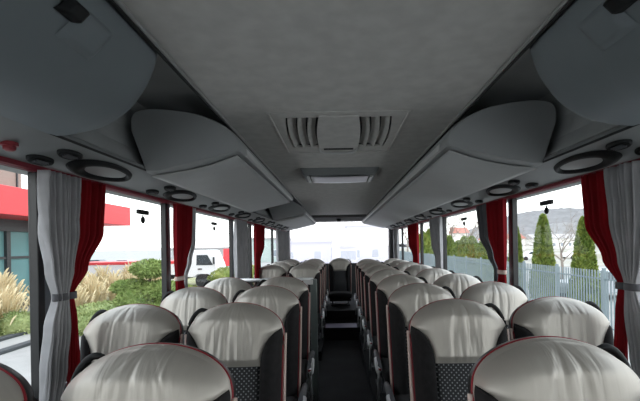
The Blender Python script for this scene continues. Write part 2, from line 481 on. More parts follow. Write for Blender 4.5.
# ------------------------------------------------------------------ roof hatch and ceiling light
t = empty('roof_hatch', (HX, 2.375, CZ))
tag(t, 'square grey roof hatch with curved louvres and a pull handle', 'roof hatch')
mb = MB()
hy0, hy1 = HY0 - 2.375, HY1 - 2.375
mb.box(-HW - 0.012, HW + 0.012, hy0 - 0.012, hy0 + 0.004, -0.005, 0.02)
mb.box(-HW - 0.012, HW + 0.012, hy1 - 0.004, hy1 + 0.012, -0.005, 0.02)
mb.box(-HW - 0.012, -HW + 0.003, hy0, hy1, -0.005, 0.02)
mb.box(HW - 0.003, HW + 0.012, hy0, hy1, -0.005, 0.02)
mb.build('outer_frame', M['ceil'], t, bevel=0.003)
mb = MB().box(-HW, HW, hy0, hy1, 0.05, 0.06)
mb.build('backing', M['seam'], t)
# border plate with an opening (a ring of four strips with curved inner sides)
mb = MB()
def arcx(x0, v):    # bowed slats, flaring towards the far end
    return x0 + math.copysign(0.026 * v + 0.014 * math.sin(PI * v), x0)
L0, L1 = -0.33, 0.29
mb.box(-HW, HW, hy0, L0, 0.004, 0.020).box(-HW, HW, L1, hy1, 0.004, 0.020)
for s in (-1, 1):
    n = 16
    b = len(mb.v)
    for j in range(n + 1):
        v = j / n; y = L0 + (L1 - L0) * v; xi = arcx(s * 0.272, v)
        for (xx, zz) in ((s * HW, 0.004), (xi, 0.004), (xi, 0.020), (s * HW, 0.020)): mb.v.append((xx, y, zz))
    for j in range(n):
        for k in range(4):
            k2 = (k + 1) % 4
            mb.f.append((b + j * 4 + k, b + j * 4 + k2, b + (j + 1) * 4 + k2, b + (j + 1) * 4 + k))
mb.build('border_plate', M['ceil'], t)
def slat(s, xa, xb, za, zb, name, m):
    def f(u, v):
        xx = arcx(s * (xa + (xb - xa) * u), v)
        return (xx, L0 + (L1 - L0) * v, za + (zb - za) * u ** 1.6)
    MB().grid(f, 8, 16).build(name, m, t, smooth=True, solid=0.004)
for s in (-1, 1):
    for (xa, xb) in ((0.110, 0.155), (0.164, 0.209), (0.218, 0.262)):
        if s < 0 or True:
            slat(s, xa, xb, 0.030, 0.002, 'louvre', M['ceil'])
def cplate(u, v):
    x = -0.105 + 0.21 * u
    x = math.copysign(abs(arcx(0.10 if x > 0 else -0.10, v)) * abs(x) / 0.105, x) if abs(x) > 1e-6 else 0
    return (x, L0 - 0.03 + (L1 - L0 + 0.03) * v, 0.0)
MB().grid(cplate, 10, 16).build('centre_plate', M['ceil'], t, solid=0.010)
MB().box(-0.10, 0.10, 0.30, 0.345, -0.004, 0.004).build('handle_slot', M['black'], t, bevel=0.003)
pts = [(-0.125, 0.30, -0.004), (-0.120, 0.335, -0.014), (-0.095, 0.355, -0.02), (0, 0.362, -0.022), (0.095, 0.355, -0.02), (0.120, 0.335, -0.014), (0.125, 0.30, -0.004)]
MB().tube(pts, 0.008, 10).build('pull_handle', M['lip'], t, smooth=True)

t = empty('ceiling_light', (-0.005, 3.62, CZ))
tag(t, 'rectangular ceiling light with frosted lens behind the roof hatch', 'ceiling light')
mb = MB()
prof = [(-0.27, 0.0), (-0.20, -0.045), (0.16, -0.052), (0.22, -0.03), (0.25, 0.0)]
for x in (-0.335, 0.335):
    for (y, z) in prof: mb.v.append((x if abs(z) < .01 else x * 0.93, y, z))
n = 5
mb.f = [tuple(range(n)), tuple(range(2 * n - 1, n - 1, -1))] + [(i, (i + 1) % n, n + (i + 1) % n, n + i) for i in range(n)]
mb.build('housing', M['soffit'], t, bevel=0.008)
def lensf(u, v):
    y = -0.15 + 0.28 * v
    return (-0.25 + 0.5 * u, y, -0.055 - 0.006 * math.sin(PI * u) - 0.006 * v)
MB().grid(lensf, 12, 6).build('lens', M['lens'], t, smooth=True, solid=0.006)
for s in (-1, 1):
    MB().box(min(s * 0.262, s * 0.285), max(s * 0.262, s * 0.285), -0.16, 0.14, -0.066, -0.048).build('end_clip', M['lip'], t, bevel=0.004)
t = empty('header_sensor', (0.0, 8.72, 2.06))
tag(t, 'small dark sensor dome on the header above the rear window', 'sensor')
MB().tube([(0, 0, 0.01), (0, 0, -0.02), (0, 0, -0.045), (0, 0, -0.055)], [0.05, 0.05, 0.035, 0.012], 16).build('dome', M['black'], t, smooth=True)

# ------------------------------------------------------------------ seats
TOP = 1.237
def hwf(d):
    return 0.216 - 0.010 * max(0, d - 0.13) / 0.5
def outline(d):
    D = 0.135
    if d < D:
        return 0.216 * (1 - ((D - d) / D) ** 2.0) ** 0.5
    return hwf(d)
HB, HW0 = 0.25, 0.108
def ub(d):
    if d <= HW0: return 1.0
    t_ = min(1, (d - HW0) / (HB - HW0))
    return 1 - 0.40 * math.sqrt(max(0, 1 - (1 - t_) ** 2))
def yc(d): return -0.20 * d            # recline: lower parts come towards the viewer
def yb(d):
    q = max(0, min(1, (d - 0.05) / 0.13))
    return 0.036 * (1 - q * q * (3 - 2 * q))
def bulge(u, d, T):
    g = math.sqrt(max(0, 1 - (1 - min(d / 0.07, 1)) ** 2))
    return T * (max(0, 1 - abs(u) ** 4)) ** 0.5 * g
def seat(variant, armside, handside, base, back_h=0.80):
    """origin on the floor; seat top at TOP-base; faces -Y"""
    Z = TOP - base
    t = empty('coach_seat')
    rnd = random.Random(variant)
    folds = [(rnd.uniform(-0.42, 0.42), rnd.uniform(-0.25, 0.25), rnd.uniform(0.012, 0.024), rnd.uniform(0.0015, 0.0045)) for _ in range(9)]
    def wr(u, d):
        w = 0
        for (c, sl, wd, am) in folds:
            x = u - c - sl * (d - 0.12) * 2.2
            w += am * math.exp(-(x / (wd * 2.2)) ** 2)
        return w * math.sin(PI * min(1, d / HB)) ** 0.5
    # head cushion
    nr = 44
    ds = []
    for j in range(nr + 1):
        q = j / nr
        ds.append(0.135 * (1 - math.cos(q / 0.5 * PI / 2)) if q < 0.5 else 0.135 + (HB - 0.135) * (q - 0.5) / 0.5)
    def headf(u, v):
        d = ds[int(round(v * nr))]
        w = 2 * u - 1
        lim = ub(d); hw = outline(d)
        uu = w * lim
        puff = 0.018 * (1 - abs(w) ** 6) * min(1, (HB - d) / 0.03 + 0.0)
        y = -bulge(uu, d, 0.075) - puff * min(1, d / 0.05) + wr(uu, d)
        return (uu * hw, yc(d) + y, Z - d)
    # centre panel
    DB = 0.70
    def cen(u, v):
        d = HB - 0.004 + (DB - HB) * v
        w = 2 * u - 1
        hw = outline(d) * 0.605
        y = -0.058 - 0.012 * math.cos(w * PI / 2) + 0.012 * (abs(w) > 0.97)
        y -= 0.03 * math.exp(-((d - 0.52) / 0.12) ** 2)
        return (w * hw, yc(d) + y, Z - d)
    MB().grid(cen, 20, 24).build('centre_panel', M['dotted'], t, smooth=True)
    # bolsters
    for s in (-1, 1):
        def bol(u, v):
            d = HW0 + (DB - HW0) * v
            lim = ub(d); hw = outline(d)
            uu = lim + (1 - lim) * u
            amt = min(1, (1 - lim) / 0.4)
            y = -bulge(uu, d, 0.075) - 0.026 * amt * math.sin(PI * min(1, u * 1.15 + 0.05)) ** 0.7 * (1 - u) ** 0.2 - 0.010 * (1 - u) * amt
            if u == 0: y += 0.012
            return (s * uu * hw, yc(d) + y, Z - d)
        MB().grid(bol, 12, 40).build('side_bolster', M['bolster'], t, smooth=True)
    # outline points for piping and the shell
    def rim(grow, y, d0=0.0, n=48, dmax=DB):
        pts = []
        for j in range(n + 1):
            a = j / n
            if a < 0.5: d = 0.135 * (1 - math.cos(a / 0.5 * PI / 2))
            else: d = 0.135 + (dmax - 0.135) * (a - 0.5) / 0.5
            pts.append((outline(d) + grow * min(1, d / 0.02), yc(d) + y, Z - d + grow * max(0, 1 - d / 0.06)))
        return [(-p[0], p[1], p[2]) for p in pts[::-1]] + pts[1:]
    hm = MB().grid(headf, 72, nr)
    r0 = rim(0.0, 0.0, n=40); r0 = [p for p in r0 if Z - p[2] < 0.24]; nn = len(r0) - 1
    def wrapf(u, v):
        p = r0[int(round(u * nn))]; d = max(0, Z - p[2])
        return (p[0] * (1 + 0.006 * math.sin(PI * v)), p[1] + yb(d) * v, p[2] + 0.004 * math.sin(PI * v) * (d < 0.1))
    hm.grid(wrapf, nn, 4)
    hm.build('headrest', M['leather'], t, smooth=True)
    MB().tube([(p[0], p[1] + yb(max(0, Z - p[2])), p[2]) for p in rim(0.001, -0.003)], 0.0042, 6).build('piping', M['piping'], t, smooth=True)
    # cream edging on the flanks, widening downwards
    for s in (-1, 1):
        def cr(u, v):
            d = 0.13 + (DB - 0.13) * v
            w = 0.004 + 0.021 * min(1, v * 2.2)
            a = u * 2 * PI
            return (s * (outline(d) + 0.009 + 0.007 * math.cos(a)), yc(d) + 0.002 + w * 0.9 + w * math.sin(a), Z - d)
        MB().grid(cr, 10, 24, closed_u=True).build('edge_trim', M['cream'], t, smooth=True)
    # shell
    sw = lambda L, k: [(p[0], p[1] + k * yb(max(0, Z - p[2])), p[2] - 0.004 * (Z - p[2] < 0.12)) for p in L]
    rA = sw(rim(0.003, 0.002), 1); rB = sw(rim(0.003, 0.03), 0.8); rC = sw(rim(-0.016, 0.062), 0.3); n = len(rA)
    def sh(u, v):
        i = int(round(u * (n - 1))); k = int(round(v * 5))
        if k < 3: return [rA, rB, rC][k][i]
        p = rC[i]
        f = [0.75, 0.4, 0.0][k - 3]
        d = Z - p[2]
        return (p[0] * f, p[1] + 0.008 * (1 - f), p[2] - (0.0 if d > 0.14 else 0.02 * (1 - f)))
    MB().grid(sh, n - 1, 5).build('back_shell', M['shell'], t, smooth=True)
    # grab handle on the outer shoulder
    hs = handside
    pts = [(hs * 0.135, 0.035, Z - 0.035), (hs * 0.175, 0.036, Z - 0.030), (hs * 0.207, 0.034, Z - 0.058), (hs * 0.226, 0.026, Z - 0.105), (hs * 0.230, 0.012, Z - 0.16), (hs * 0.225, 0.0, Z - 0.215)]
    fine = []
    for q in range(26):
        a = q / 25 * (len(pts) - 1.001); i0 = int(a); fr = a - i0
        P4 = [Vector(pts[max(0, min(len(pts) - 1, i0 + o))]) for o in (-1, 0, 1, 2)]
        fine.append(0.5 * (2 * P4[1] + (P4[2] - P4[0]) * fr + (2 * P4[0] - 5 * P4[1] + 4 * P4[2] - P4[3]) * fr ** 2 + (3 * P4[1] - P4[0] - 3 * P4[2] + P4[3]) * fr ** 3))
    MB().tube(fine, [0.010 * math.sin(PI * min(1, 0.15 + 0.85 * min(q, 25 - q) / 5) / 2) for q in range(26)], 10).build('grab_handle', M['black'], t, smooth=True)
    # seat cushion
    zc = Z - 0.70
    def cush(u, v):
        a = 2 * PI * u
        ca, sa = math.cos(a), math.sin(a)
        k = 0.55
        cx = 0.218 * math.copysign(abs(ca) ** k, ca); cz = 0.062 * math.copysign(abs(sa) ** k, sa)
        y = -0.58 + 0.47 * v
        e = math.sin(min(1, min(v, 1 - v) * 8 + 0.02) * PI / 2)
        return (cx * (0.9 + 0.1 * e), y, zc + 0.01 + cz * (0.5 + 0.5 * e))
    c = MB().grid(cush, 28, 18, closed_u=True)
    c.f.append(tuple(range(28))); c.f.append(tuple(18 * 28 + i for i in range(28))[::-1])
    c.build('seat_cushion', M['bolster'], t, smooth=True)
    # frame and pedestal
    MB().box(-0.20, 0.20, -0.52, -0.08, zc - 0.085, zc - 0.045).build('seat_frame', M['shell'], t, bevel=0.01)
    for (x) in (-0.15, 0.15):
        MB().tube([(x, -0.20, zc - 0.06), (x, -0.26, 0.02)], 0.017, 10).box(x - 0.03, x + 0.03, -0.48, -0.10, 0.0, 0.02).build('leg', M['armgrey'], t)
    if armside:
        s = armside; X = s * 0.247
        az = 0.595 - base
        pts = [(X, -0.10, az + 0.03), (X, -0.20, az + 0.03), (X, -0.34, az + 0.02), (X, -0.43, az), (X, -0.455, az - 0.03)]
        a = MB().tube(pts, [0.018, 0.021, 0.021, 0.020, 0.014], 10).build('armrest', M['armgrey'], t, smooth=True)
        MB().tube([(X + s * 0.012, -0.30, az + 0.028), (X + s * 0.014, -0.40, az + 0.010), (X + s * 0.010, -0.462, az - 0.018), (X, -0.468, az - 0.07), (X - s * .005, -0.455, az - 0.16)],
                  [0.016, 0.019, 0.020, 0.015, 0.010], 8).build('steel_cap', M['steel'], a, smooth=True)
        MB().tube([(X, -0.40, az - 0.02), (X, -0.36, az - 0.20), (X, -0.30, az - 0.30)], 0.010, 8).build('arm_bracket', M['steel'], a, smooth=True)
        MB().box(X - 0.010, X + 0.010, -0.474, -0.462, az - 0.012, az + 0.004).build('red_tag', M['piping'], a)
    return t

SEATS = {}
def place_seat(x, y, base, arm, hand, label, group):
    key = (round(base, 2), arm, hand)
    var = (int(y * 10) * 3 + int(x * 10)) % 3
    lst = SEATS.setdefault(key, {})
    if var not in lst:
        o = seat(var + 1, arm, hand, base); lst[var] = o
    else:
        o = copy_tree(lst[var])
    o.location = (x, y, base)
    tag(o, label, 'coach seat', group)
    return o
def platform(y): return 0.12 if y < 6.75 else (0.20 if y < 7.4 else 0.36)
rows_r = [1.06 + 0.77 * k for k in range(9)]
for k, y in enumerate(rows_r):
    b = platform(y)
    place_seat(0.505 + 0.026 * (k == 0), y, b, -1, 1, '%s silver-topped seat in the aisle file on the right, counting from the camera' % ORD[k], 'aisle seats on the right')
    if k: place_seat(0.975, y + 0.01, b, 0, 1, '%s silver-topped seat in the window file on the right, counting from the camera' % ORD[k - 1], 'window seats on the right')
rows_l = [1.06 + 0.77 * k for k in range(4)]
for k, y in enumerate(rows_l):
    b = platform(y)
    place_seat(-0.50 - 0.03 * (k == 0), y, b, 1, -1, '%s silver-topped seat in the aisle file on the left, before the partition' % ORD[k], 'aisle seats on the left')
    place_seat(-0.972 if k else -0.99, y + 0.01 if k else 0.95, b, 0, -1, '%s silver-topped seat in the left window file, before the partition' % ORD[k], 'window seats on the left')
for k, y in enumerate([5.55, 6.32, 7.09, 7.86]):
    b = platform(y)
    place_seat(-0.50, y, b if y > 6.75 else 0.12, 1, -1, '%s aisle seat beyond the grey partition on the left' % ORD[k], 'seats behind the partition')
    place_seat(-0.972, y + 0.01, b, 0, -1, '%s window seat beyond the grey partition on the left' % ORD[k], 'seats behind the partition')
place_seat(0.0, 7.98, 0.36, 0, 1, 'single middle seat of the back row at the end of the aisle', 'back row seats')

# ------------------------------------------------------------------ stairwell partition
t = empty('glass_partition', (-0.72, 3.76, 0.12))
tag(t, 'grey glass partition with steel rail behind the fourth left row', 'partition')
MB().box(-0.44, 0.42, -0.006, 0.006, 0.10, 1.05).build('panel', M['panel_glass'], t, bevel=0.002)
MB().tube([(-0.45, 0, 1.065), (0.45, 0, 1.065)], 0.016, 10).build('top_rail', M['steel'], t, smooth=True)
MB().box(0.425, 0.485, -0.022, 0.022, -0.12, 1.065).build('end_post', mat('partition_post', (0.13, 0.155, 0.15), 0.35), t, bevel=0.008)
MB().box(0.36, 0.45, -0.028, 0.028, 1.015, 1.06).box(0.375, 0.40, -0.035, -0.02, 0.99, 1.03).build('clamp', M['lip'], t, bevel=0.006)

# ------------------------------------------------------------------ curtains
def curtain(s, rows, m, label, group, n, tie=None, amp=0.016, phase=0.0, xoff=1.125, tiecol=None):
    """rows: (z, y_near, y_far) from top to bottom"""
    t = empty('curtain', (s * xoff, rows[0][1], rows[-1][0]))
    tag(t, label, 'curtain', group)
    NV = 48
    zs = [r[0] for r in rows]
    def lerp(v):
        z = zs[0] + (zs[-1] - zs[0]) * v
        for a, b in zip(rows[:-1], rows[1:]):
            if z >= b[0] - 1e-9:
                q = (z - a[0]) / (b[0] - a[0]); q2 = q * q * (3 - 2 * q)
                return z, a[1] + (b[1] - a[1]) * q2, a[2] + (b[2] - a[2]) * q2
        return rows[-1]
    w0 = rows[0][2] - rows[0][1]
    def f(u, v):
        z, a, b = lerp(v)
        w = max(0.02, b - a)
        A = amp * (0.30 + 0.85 * min(1, w / w0)) * (0.75 + 0.25 * math.sin(3 * v + phase))
        k = 2 * PI * n * (u + 0.02 * math.sin(4 * v + 7 * u + phase)) + phase
        x = A * math.sin(k) + 0.35 * A * math.sin(2.3 * k + 2 * v)
        y = a + w * u + 0.25 * (w / n) * math.cos(k) * 0.35
        return (s * (-x), y - rows[0][1], z - rows[-1][0])
    MB().grid(f, max(48, n * 16), NV).build('drape', m, t, smooth=True, solid=0.003, fix=False)
    if tie:
        z, a, b = tie
        pts = []
        for i in range(25):
            th = 2 * PI * i / 24
            pts.append((s * (0.030 * math.cos(th)), (a + b) / 2 - rows[0][1] + ((b - a) / 2 + 0.014) * math.sin(th), z - rows[-1][0] + 0.004 * math.cos(th)))
        mb = MB()
        def band(u, v):
            th = 2 * PI * u
            return (s * 0.020 * math.cos(th), (a + b) / 2 - rows[0][1] + ((b - a) / 2 + 0.006) * math.sin(th), z - rows[-1][0] + 0.014 - 0.028 * v)
        MB().grid(band, 24, 3, closed_u=True).build('tie_band', tiecol or m, t, smooth=True, solid=0.004)
    return t
tie_m = M['curtain_dark']
for s, side in ((-1, 'left'), (1, 'right')):
    curtain(s, [(1.80, 1.49, 1.69), (1.58, 1.485, 1.67), (1.42, 1.515, 1.635), (1.315, 1.545, 1.605), (1.20, 1.505, 1.61), (1.05, 1.48, 1.59), (0.86, 1.465, 1.54)],
            M['curtain_grey'], 'nearest grey pleated curtain tied back at the %s window' % side, 'curtains on the %s' % side, 7, (1.315, 1.545, 1.605), 0.028, 0.4 + s, tiecol=tie_m)
    curtain(s, [(1.80, 1.70, 1.87), (1.58, 1.68, 1.85), (1.42, 1.64, 1.74), (1.315, 1.612, 1.65), (1.20, 1.615, 1.67), (1.05, 1.61, 1.68), (0.86, 1.60, 1.67)],
            M['curtain_red'], 'dark red curtain beside the nearest grey one on the %s' % side, 'curtains on the %s' % side, 4, (1.315, 1.612, 1.65), 0.018, 1.4, tiecol=tie_m)
# second post
curtain(-1, [(1.80, 2.70, 2.97), (1.55, 2.69, 2.95), (1.40, 2.69, 2.88), (1.29, 2.70, 2.82), (1.15, 2.70, 2.86), (0.90, 2.70, 2.86)],
        M['curtain_red'], 'red curtain at the second left window post, tied at its waist', 'curtains on the left', 5, (1.29, 2.70, 2.82), 0.016, 0.9, tiecol=M['cream'])
curtain(-1, [(1.80, 2.98, 3.09), (1.55, 2.96, 3.06), (1.40, 2.90, 2.97), (1.29, 2.84, 2.88), (0.90, 2.87, 2.92)],
        M['curtain_grey'], 'narrow grey curtain edge behind the red one at the second left post', 'curtains on the left', 2, None, 0.016)
curtain(1, [(1.80, 2.76, 3.05), (1.55, 2.76, 3.03), (1.40, 2.76, 2.95), (1.29, 2.77, 2.88), (1.15, 2.76, 2.92), (0.90, 2.76, 2.92)],
        M['curtain_red'], 'red curtain at the second right window post, tied at its waist', 'curtains on the right', 5, (1.29, 2.77, 2.88), 0.016, 0.9, tiecol=M['cream'])
curtain(1, [(1.80, 3.06, 3.30), (1.55, 3.04, 3.24), (1.40, 2.96, 3.08), (1.29, 2.90, 2.96), (0.90, 2.93, 3.02)],
        M['curtain_dark'], 'dark grey curtain behind the red one at the second right post', 'curtains on the right', 4, None, 0.016)
# third post
curtain(-1, [(1.80, 4.28, 4.80), (1.5, 4.25, 4.78), (1.2, 4.26, 4.85), (0.90, 4.26, 4.86)],
        M['curtain_grey'], 'grey curtain hanging loose at the third left window post', 'curtains on the left', 6, None, 0.02)
curtain(1, [(1.80, 4.46, 5.00), (1.5, 4.46, 4.88), (1.3, 4.46, 4.72), (0.90, 4.46, 4.76)],
        M['curtain_grey'], 'grey curtain drawn in at the third right window post', 'curtains on the right', 6, None, 0.02)
# fourth
curtain(-1, [(1.80, 5.26, 5.95), (1.5, 5.26, 5.85), (1.3, 5.26, 5.60), (0.90, 5.26, 5.60)],
        M['curtain_red'], 'small red curtain at the fourth left window post', 'curtains on the left', 6, None, 0.02)
curtain(1, [(1.80, 5.76, 6.55), (1.5, 5.76, 6.45), (1.3, 5.76, 6.15), (0.90, 5.76, 6.15)],
        M['curtain_red'], 'small red curtain at the fourth right window post', 'curtains on the right', 6, None, 0.02)
# last
curtain(-1, [(1.80, 7.12, 8.80), (1.5, 7.2, 8.8), (0.90, 7.2, 8.8)],
        M['curtain_grey'], 'rearmost grey curtain at the left back corner', 'curtains on the left', 10, None, 0.022)
curtain(1, [(1.80, 7.68, 8.2), (1.5, 7.68, 8.15), (0.90, 7.68, 8.0)],
        M['curtain_grey'], 'rearmost grey curtain on the right, before the back corner', 'curtains on the right', 5, None, 0.022)
curtain(1, [(1.80, 8.25, 8.88), (1.5, 8.2, 8.85), (0.90, 8.2, 8.85)],
        M['curtain_dark'], 'dark curtain in the right back corner beside the rear window', 'curtains on the right', 5, None, 0.022)

# hooks hanging near the window heads
def hook(x, y, z, label):
    t = empty('window_pull', (x, y, z))
    tag(t, label, 'window pull', 'black window pulls')
    MB().box(-0.010, 0.010, -0.062, 0.062, -0.013, 0.013).build('bar', M['black'], t, bevel=0.005)
    MB().tube([(0, 0.0, -0.016), (0, 0.0, -0.03)], 0.004, 8).build('stem', M['black'], t)
    def ov(u, v):
        th, ph = 2 * PI * u, PI * v
        return (0.010 * math.sin(ph) * math.cos(th), 0.020 * math.sin(ph) * math.sin(th), -0.046 - 0.021 * math.cos(ph))
    MB().grid(ov, 14, 8, closed_u=True).build('oval_tab', M['black'], t, smooth=True)
hook(-1.188, 2.38, 1.715, 'black bar with oval tab on the first full left window')
hook(1.188, 2.33, 1.725, 'black bar with oval tab on the window with the cypress trees')
hook(-1.188, 3.75, 1.72, 'black bar with oval tab on the left window showing the white truck')
hook(1.188, 3.85, 1.73, 'black bar with oval tab on the right window showing the hedge')



# ------------------------------------------------------------------ outside: ground
M['paving'] = mat('pale_paving', (0.33, 0.325, 0.315), 0.9, var=0.08, vscale=1.2)
M['kerb'] = mat('dark_kerb', (0.06, 0.065, 0.07), 0.8, var=0.1)
M['bed'] = mat('planting_bed', (0.34, 0.30, 0.19), 0.95, var=0.3, vscale=2, col2=(0.20, 0.24, 0.10))
M['field'] = mat('dry_field', (0.27, 0.25, 0.19), 0.95, col2=(0.36, 0.345, 0.32), vscale=0.05)
struct('ground', MB().box(-400, 400, -60, 700, G - 0.3, G), M['paving'])
struct('ground_bed', MB().box(-14.2, -10.9, 8, 38, G, G + 0.06), M['bed'])
for xx in (-11.0, -9.6):
    struct('trim_kerb', MB().box(xx - 0.14, xx + 0.14, 4, 30, G, G + 0.10), M['kerb'], bevel=0.02)
struct('ground_field', MB().box(16, 330, 45, 260, G, G + 0.05), M['field'])

def leafcloud(mb, centre, radii, n, size, rnd, jitter=0.12, flat=0.0, prof=None):
    """short leaf blades scattered over a lumpy ellipsoid or a profile of revolution"""
    cx, cy, cz = centre
    for _ in range(n):
        if prof is None:
            z = rnd.uniform(-1, 1); th = rnd.uniform(0, 2 * PI); r = math.sqrt(1 - z * z)
            d = Vector((r * math.cos(th), r * math.sin(th), z))
            lump = 1 + jitter * noise.noise(Vector(d) * 3.1 + Vector(centre)) + rnd.uniform(-0.06, 0.05)
            p = Vector((cx + d.x * radii[0] * lump, cy + d.y * radii[1] * lump, cz + d.z * radii[2] * lump))
            nrm = d
        else:
            h = rnd.random(); th = rnd.uniform(0, 2 * PI); r = prof(h)
            lump = 1 + jitter * noise.noise(Vector((math.cos(th) * 2, math.sin(th) * 2, h * 9)) + Vector(centre)) + rnd.uniform(-0.12, 0.06)
            p = Vector((cx + math.cos(th) * r * lump * radii[0], cy + math.sin(th) * r * lump * radii[1], cz + h * radii[2]))
            nrm = Vector((math.cos(th), math.sin(th), 0.5)).normalized()
        a = Vector((rnd.gauss(0, 1), rnd.gauss(0, 1), rnd.gauss(0, 1))).normalized()
        dirv = (nrm * 0.9 + a * 0.7 + Vector((0, 0, 0.5 if prof else 0.2))).normalized()
        side = dirv.cross(a).normalized() * size * 0.28
        b = len(mb.v)
        mb.v += [tuple(p - side), tuple(p + side), tuple(p + dirv * size)]
        mb.f.append((b, b + 1, b + 2))
def core(mb, centre, radii, k=0.93, prof=None, nu=20, nv=14):
    cx, cy, cz = centre
    if prof is None:
        mb.grid(lambda u, v: (cx + radii[0] * k * math.sin(PI * v) * math.cos(2 * PI * u), cy + radii[1] * k * math.sin(PI * v) * math.sin(2 * PI * u), cz - radii[2] * k * math.cos(PI * v)), nu, nv, closed_u=True)
    else:
        mb.grid(lambda u, v: (cx + radii[0] * k * prof(v) * math.cos(2 * PI * u), cy + radii[1] * k * prof(v) * math.sin(2 * PI * u), cz + radii[2] * v), nu, nv, closed_u=True)
M['thuja'] = mat('thuja_green', (0.10, 0.17, 0.025), 0.8, col2=(0.26, 0.31, 0.06), vscale=3)
M['pine'] = mat('pine_green', (0.13, 0.20, 0.045), 0.8, col2=(0.26, 0.33, 0.10), vscale=4)
M['hedge'] = mat('hedge_green', (0.13, 0.19, 0.035), 0.8, col2=(0.30, 0.33, 0.09), vscale=1.5)
M['bark'] = mat('bark', (0.16, 0.12, 0.09), 0.9, var=0.3)
M['bare'] = mat('bare_branch', (0.26, 0.22, 0.19), 0.9, var=0.2)
M['straw'] = mat('straw', (0.62, 0.51, 0.31), 0.85, col2=(0.80, 0.69, 0.46), vscale=2.5)
M['moss'] = mat('low_green', (0.16, 0.22, 0.07), 0.85, col2=(0.34, 0.38, 0.16), vscale=2)

# ---- right-hand side: cypresses
cyp_prof = lambda h: max(0.03, (1 - h) ** 0.55 * (0.75 + 0.25 * min(1, h * 5 + 0.35)) * (1.12 - 0.12 * h)) if h < 1 else 0.02
def cypress(x, y, h, w, label):
    t = empty('cypress', (x, y, G))
    tag(t, label, 'tree', 'columnar cypress trees')
    rnd = random.Random(int(x * 31 + y * 7))
    mb = MB(); core(mb, (0, 0, 0.1), (w, w, h - 0.15), 0.9, cyp_prof)
    leafcloud(mb, (0, 0, 0.1), (w, w, h - 0.15), 6500, 0.15, rnd, 0.25, prof=cyp_prof)
    mb.build('foliage', M['thuja'], t, fix=False)
    MB().tube([(0, 0, 0), (0, 0, 0.5)], [0.12, 0.09], 10).build('trunk', M['bark'], t)
cypress(9.95, 16.2, 3.85, 0.50, 'tallest columnar cypress right of the black window pull')
cypress(9.98, 19.5, 4.2, 0.56, 'middle columnar cypress below the black window pull')
cypress(10.1, 22.8, 3.8, 0.44, 'narrow cypress next to the red curtain on the right')
cypress(9.95, 12.0, 2.2, 0.6, 'low cypress behind the fence near the right curtain')
cypress(9.95, 27.0, 3.6, 0.8, 'cypress half hidden by the second right red curtain')
# hedge of young conifers in the third right window
rnd = random.Random(3)
for i in range(7):
    yy = 30 + i * 1.9
    cypress(10.1 + rnd.uniform(-.2, .2), yy, 3.3 + rnd.uniform(-.25, .35), 0.95, 'leafy conifer of the hedge row behind the fence, %s along the row' % ORD[i])
for i in range(4):
    yy = 48 + i * 4
    cypress(11.5 + i * 0.4, yy, 4.0 + (i % 2) * 0.8, 1.4, 'distant conifer beyond the hedge row, %s along' % ORD[i])

# fence
M['fence'] = mat('fence_bluegrey', (0.20, 0.25, 0.27), 0.5)
t = empty('slat_fence', (8.0, 10.0, G))
tag(t, 'pale blue metal slat fence in front of the cypresses', 'fence')
yy = -0.5
while yy < 42:
    mb = MB()
    k = 0
    while k * 0.145 < 2.45:
        y0 = yy + 0.1 + k * 0.145
        mb.box(-0.010, 0.010, y0, y0 + 0.055, 0.08, 1.98 + 0.0)
        k += 1
    mb.box(0.012, 0.03, yy, yy + 2.6, 0.25, 0.30).box(0.012, 0.03, yy, yy + 2.6, 1.70, 1.75)
    mb.build('slat_panel', M['fence'], t)
    MB().box(-0.04, 0.04, yy - 0.045, yy + 0.045, 0, 2.06).build('post', M['fence'], t)
    yy += 2.6
# parked cars behind the fence
def car(x, y, rz, m, label):
    t = empty('parked_car', (x, y, G), rz)
    tag(t, label, 'car', 'parked cars')
    side = [(-2.1, 0.35), (-2.15, 0.65), (-2.05, 0.88), (-1.2, 0.98), (-0.55, 1.42), (0.75, 1.45), (1.55, 1.0), (2.05, 0.92), (2.15, 0.6), (2.1, 0.35)]
    mb = MB(); n = len(side)
    for w, k in ((-0.85, 1), (-0.78, 1), (0.78, 1), (0.85, 1)):
        for (a, b) in side:
            ww = w * (0.80 if b > 1.1 else 1.0)
            mb.v.append((a, ww, b))
    for j in range(3):
        for i in range(n):
            mb.f.append((j * n + i, j * n + (i + 1) % n, (j + 1) * n + (i + 1) % n, (j + 1) * n + i))
    mb.f += [tuple(range(n)), tuple(range(4 * n - 1, 3 * n - 1, -1))]
    mb.build('body', m, t, bevel=0.05)
    for s in (-1, 1):
        mb = MB(); mb.v = [(-1.0, s * 0.865, 0.98), (-0.5, s * 0.70, 1.36), (0.68, s * 0.70, 1.38), (1.3, s * 0.865, 1.0)]
        mb.f = [(0, 1, 2, 3)]
        mb.build('side_window', M['carglass'], t, solid=0.02)
        for a in (-1.35, 1.35):
            MB().tube([(a, s * 0.74, 0.33), (a, s * 0.88, 0.33)], 0.33, 20).build('wheel', M['tyre'], t)
M['carglass'] = mat('car_glass', (0.03, 0.04, 0.05), 0.15)
M['tyre'] = mat('tyre', (0.02, 0.02, 0.02), 0.8)
M['carwhite'] = mat('car_white', (0.75, 0.75, 0.76), 0.35)
M['cargrey'] = mat('car_grey', (0.35, 0.37, 0.40), 0.3)
M['cardark'] = mat('car_dark', (0.06, 0.07, 0.09), 0.3)
car(13.0, 20.0, 0.3, M['cargrey'], 'grey car parked between the two nearer cypresses behind the fence')
car(30, 62, 0.0, M['carwhite'], 'white car far off on the open ground right of the middle cypress')
car(21, 55, 0.1, M['cardark'], 'dark car far off on the open ground between the cypresses')
car(38, 64, 0.2, M['carwhite'], 'white car far off near the right curtain')

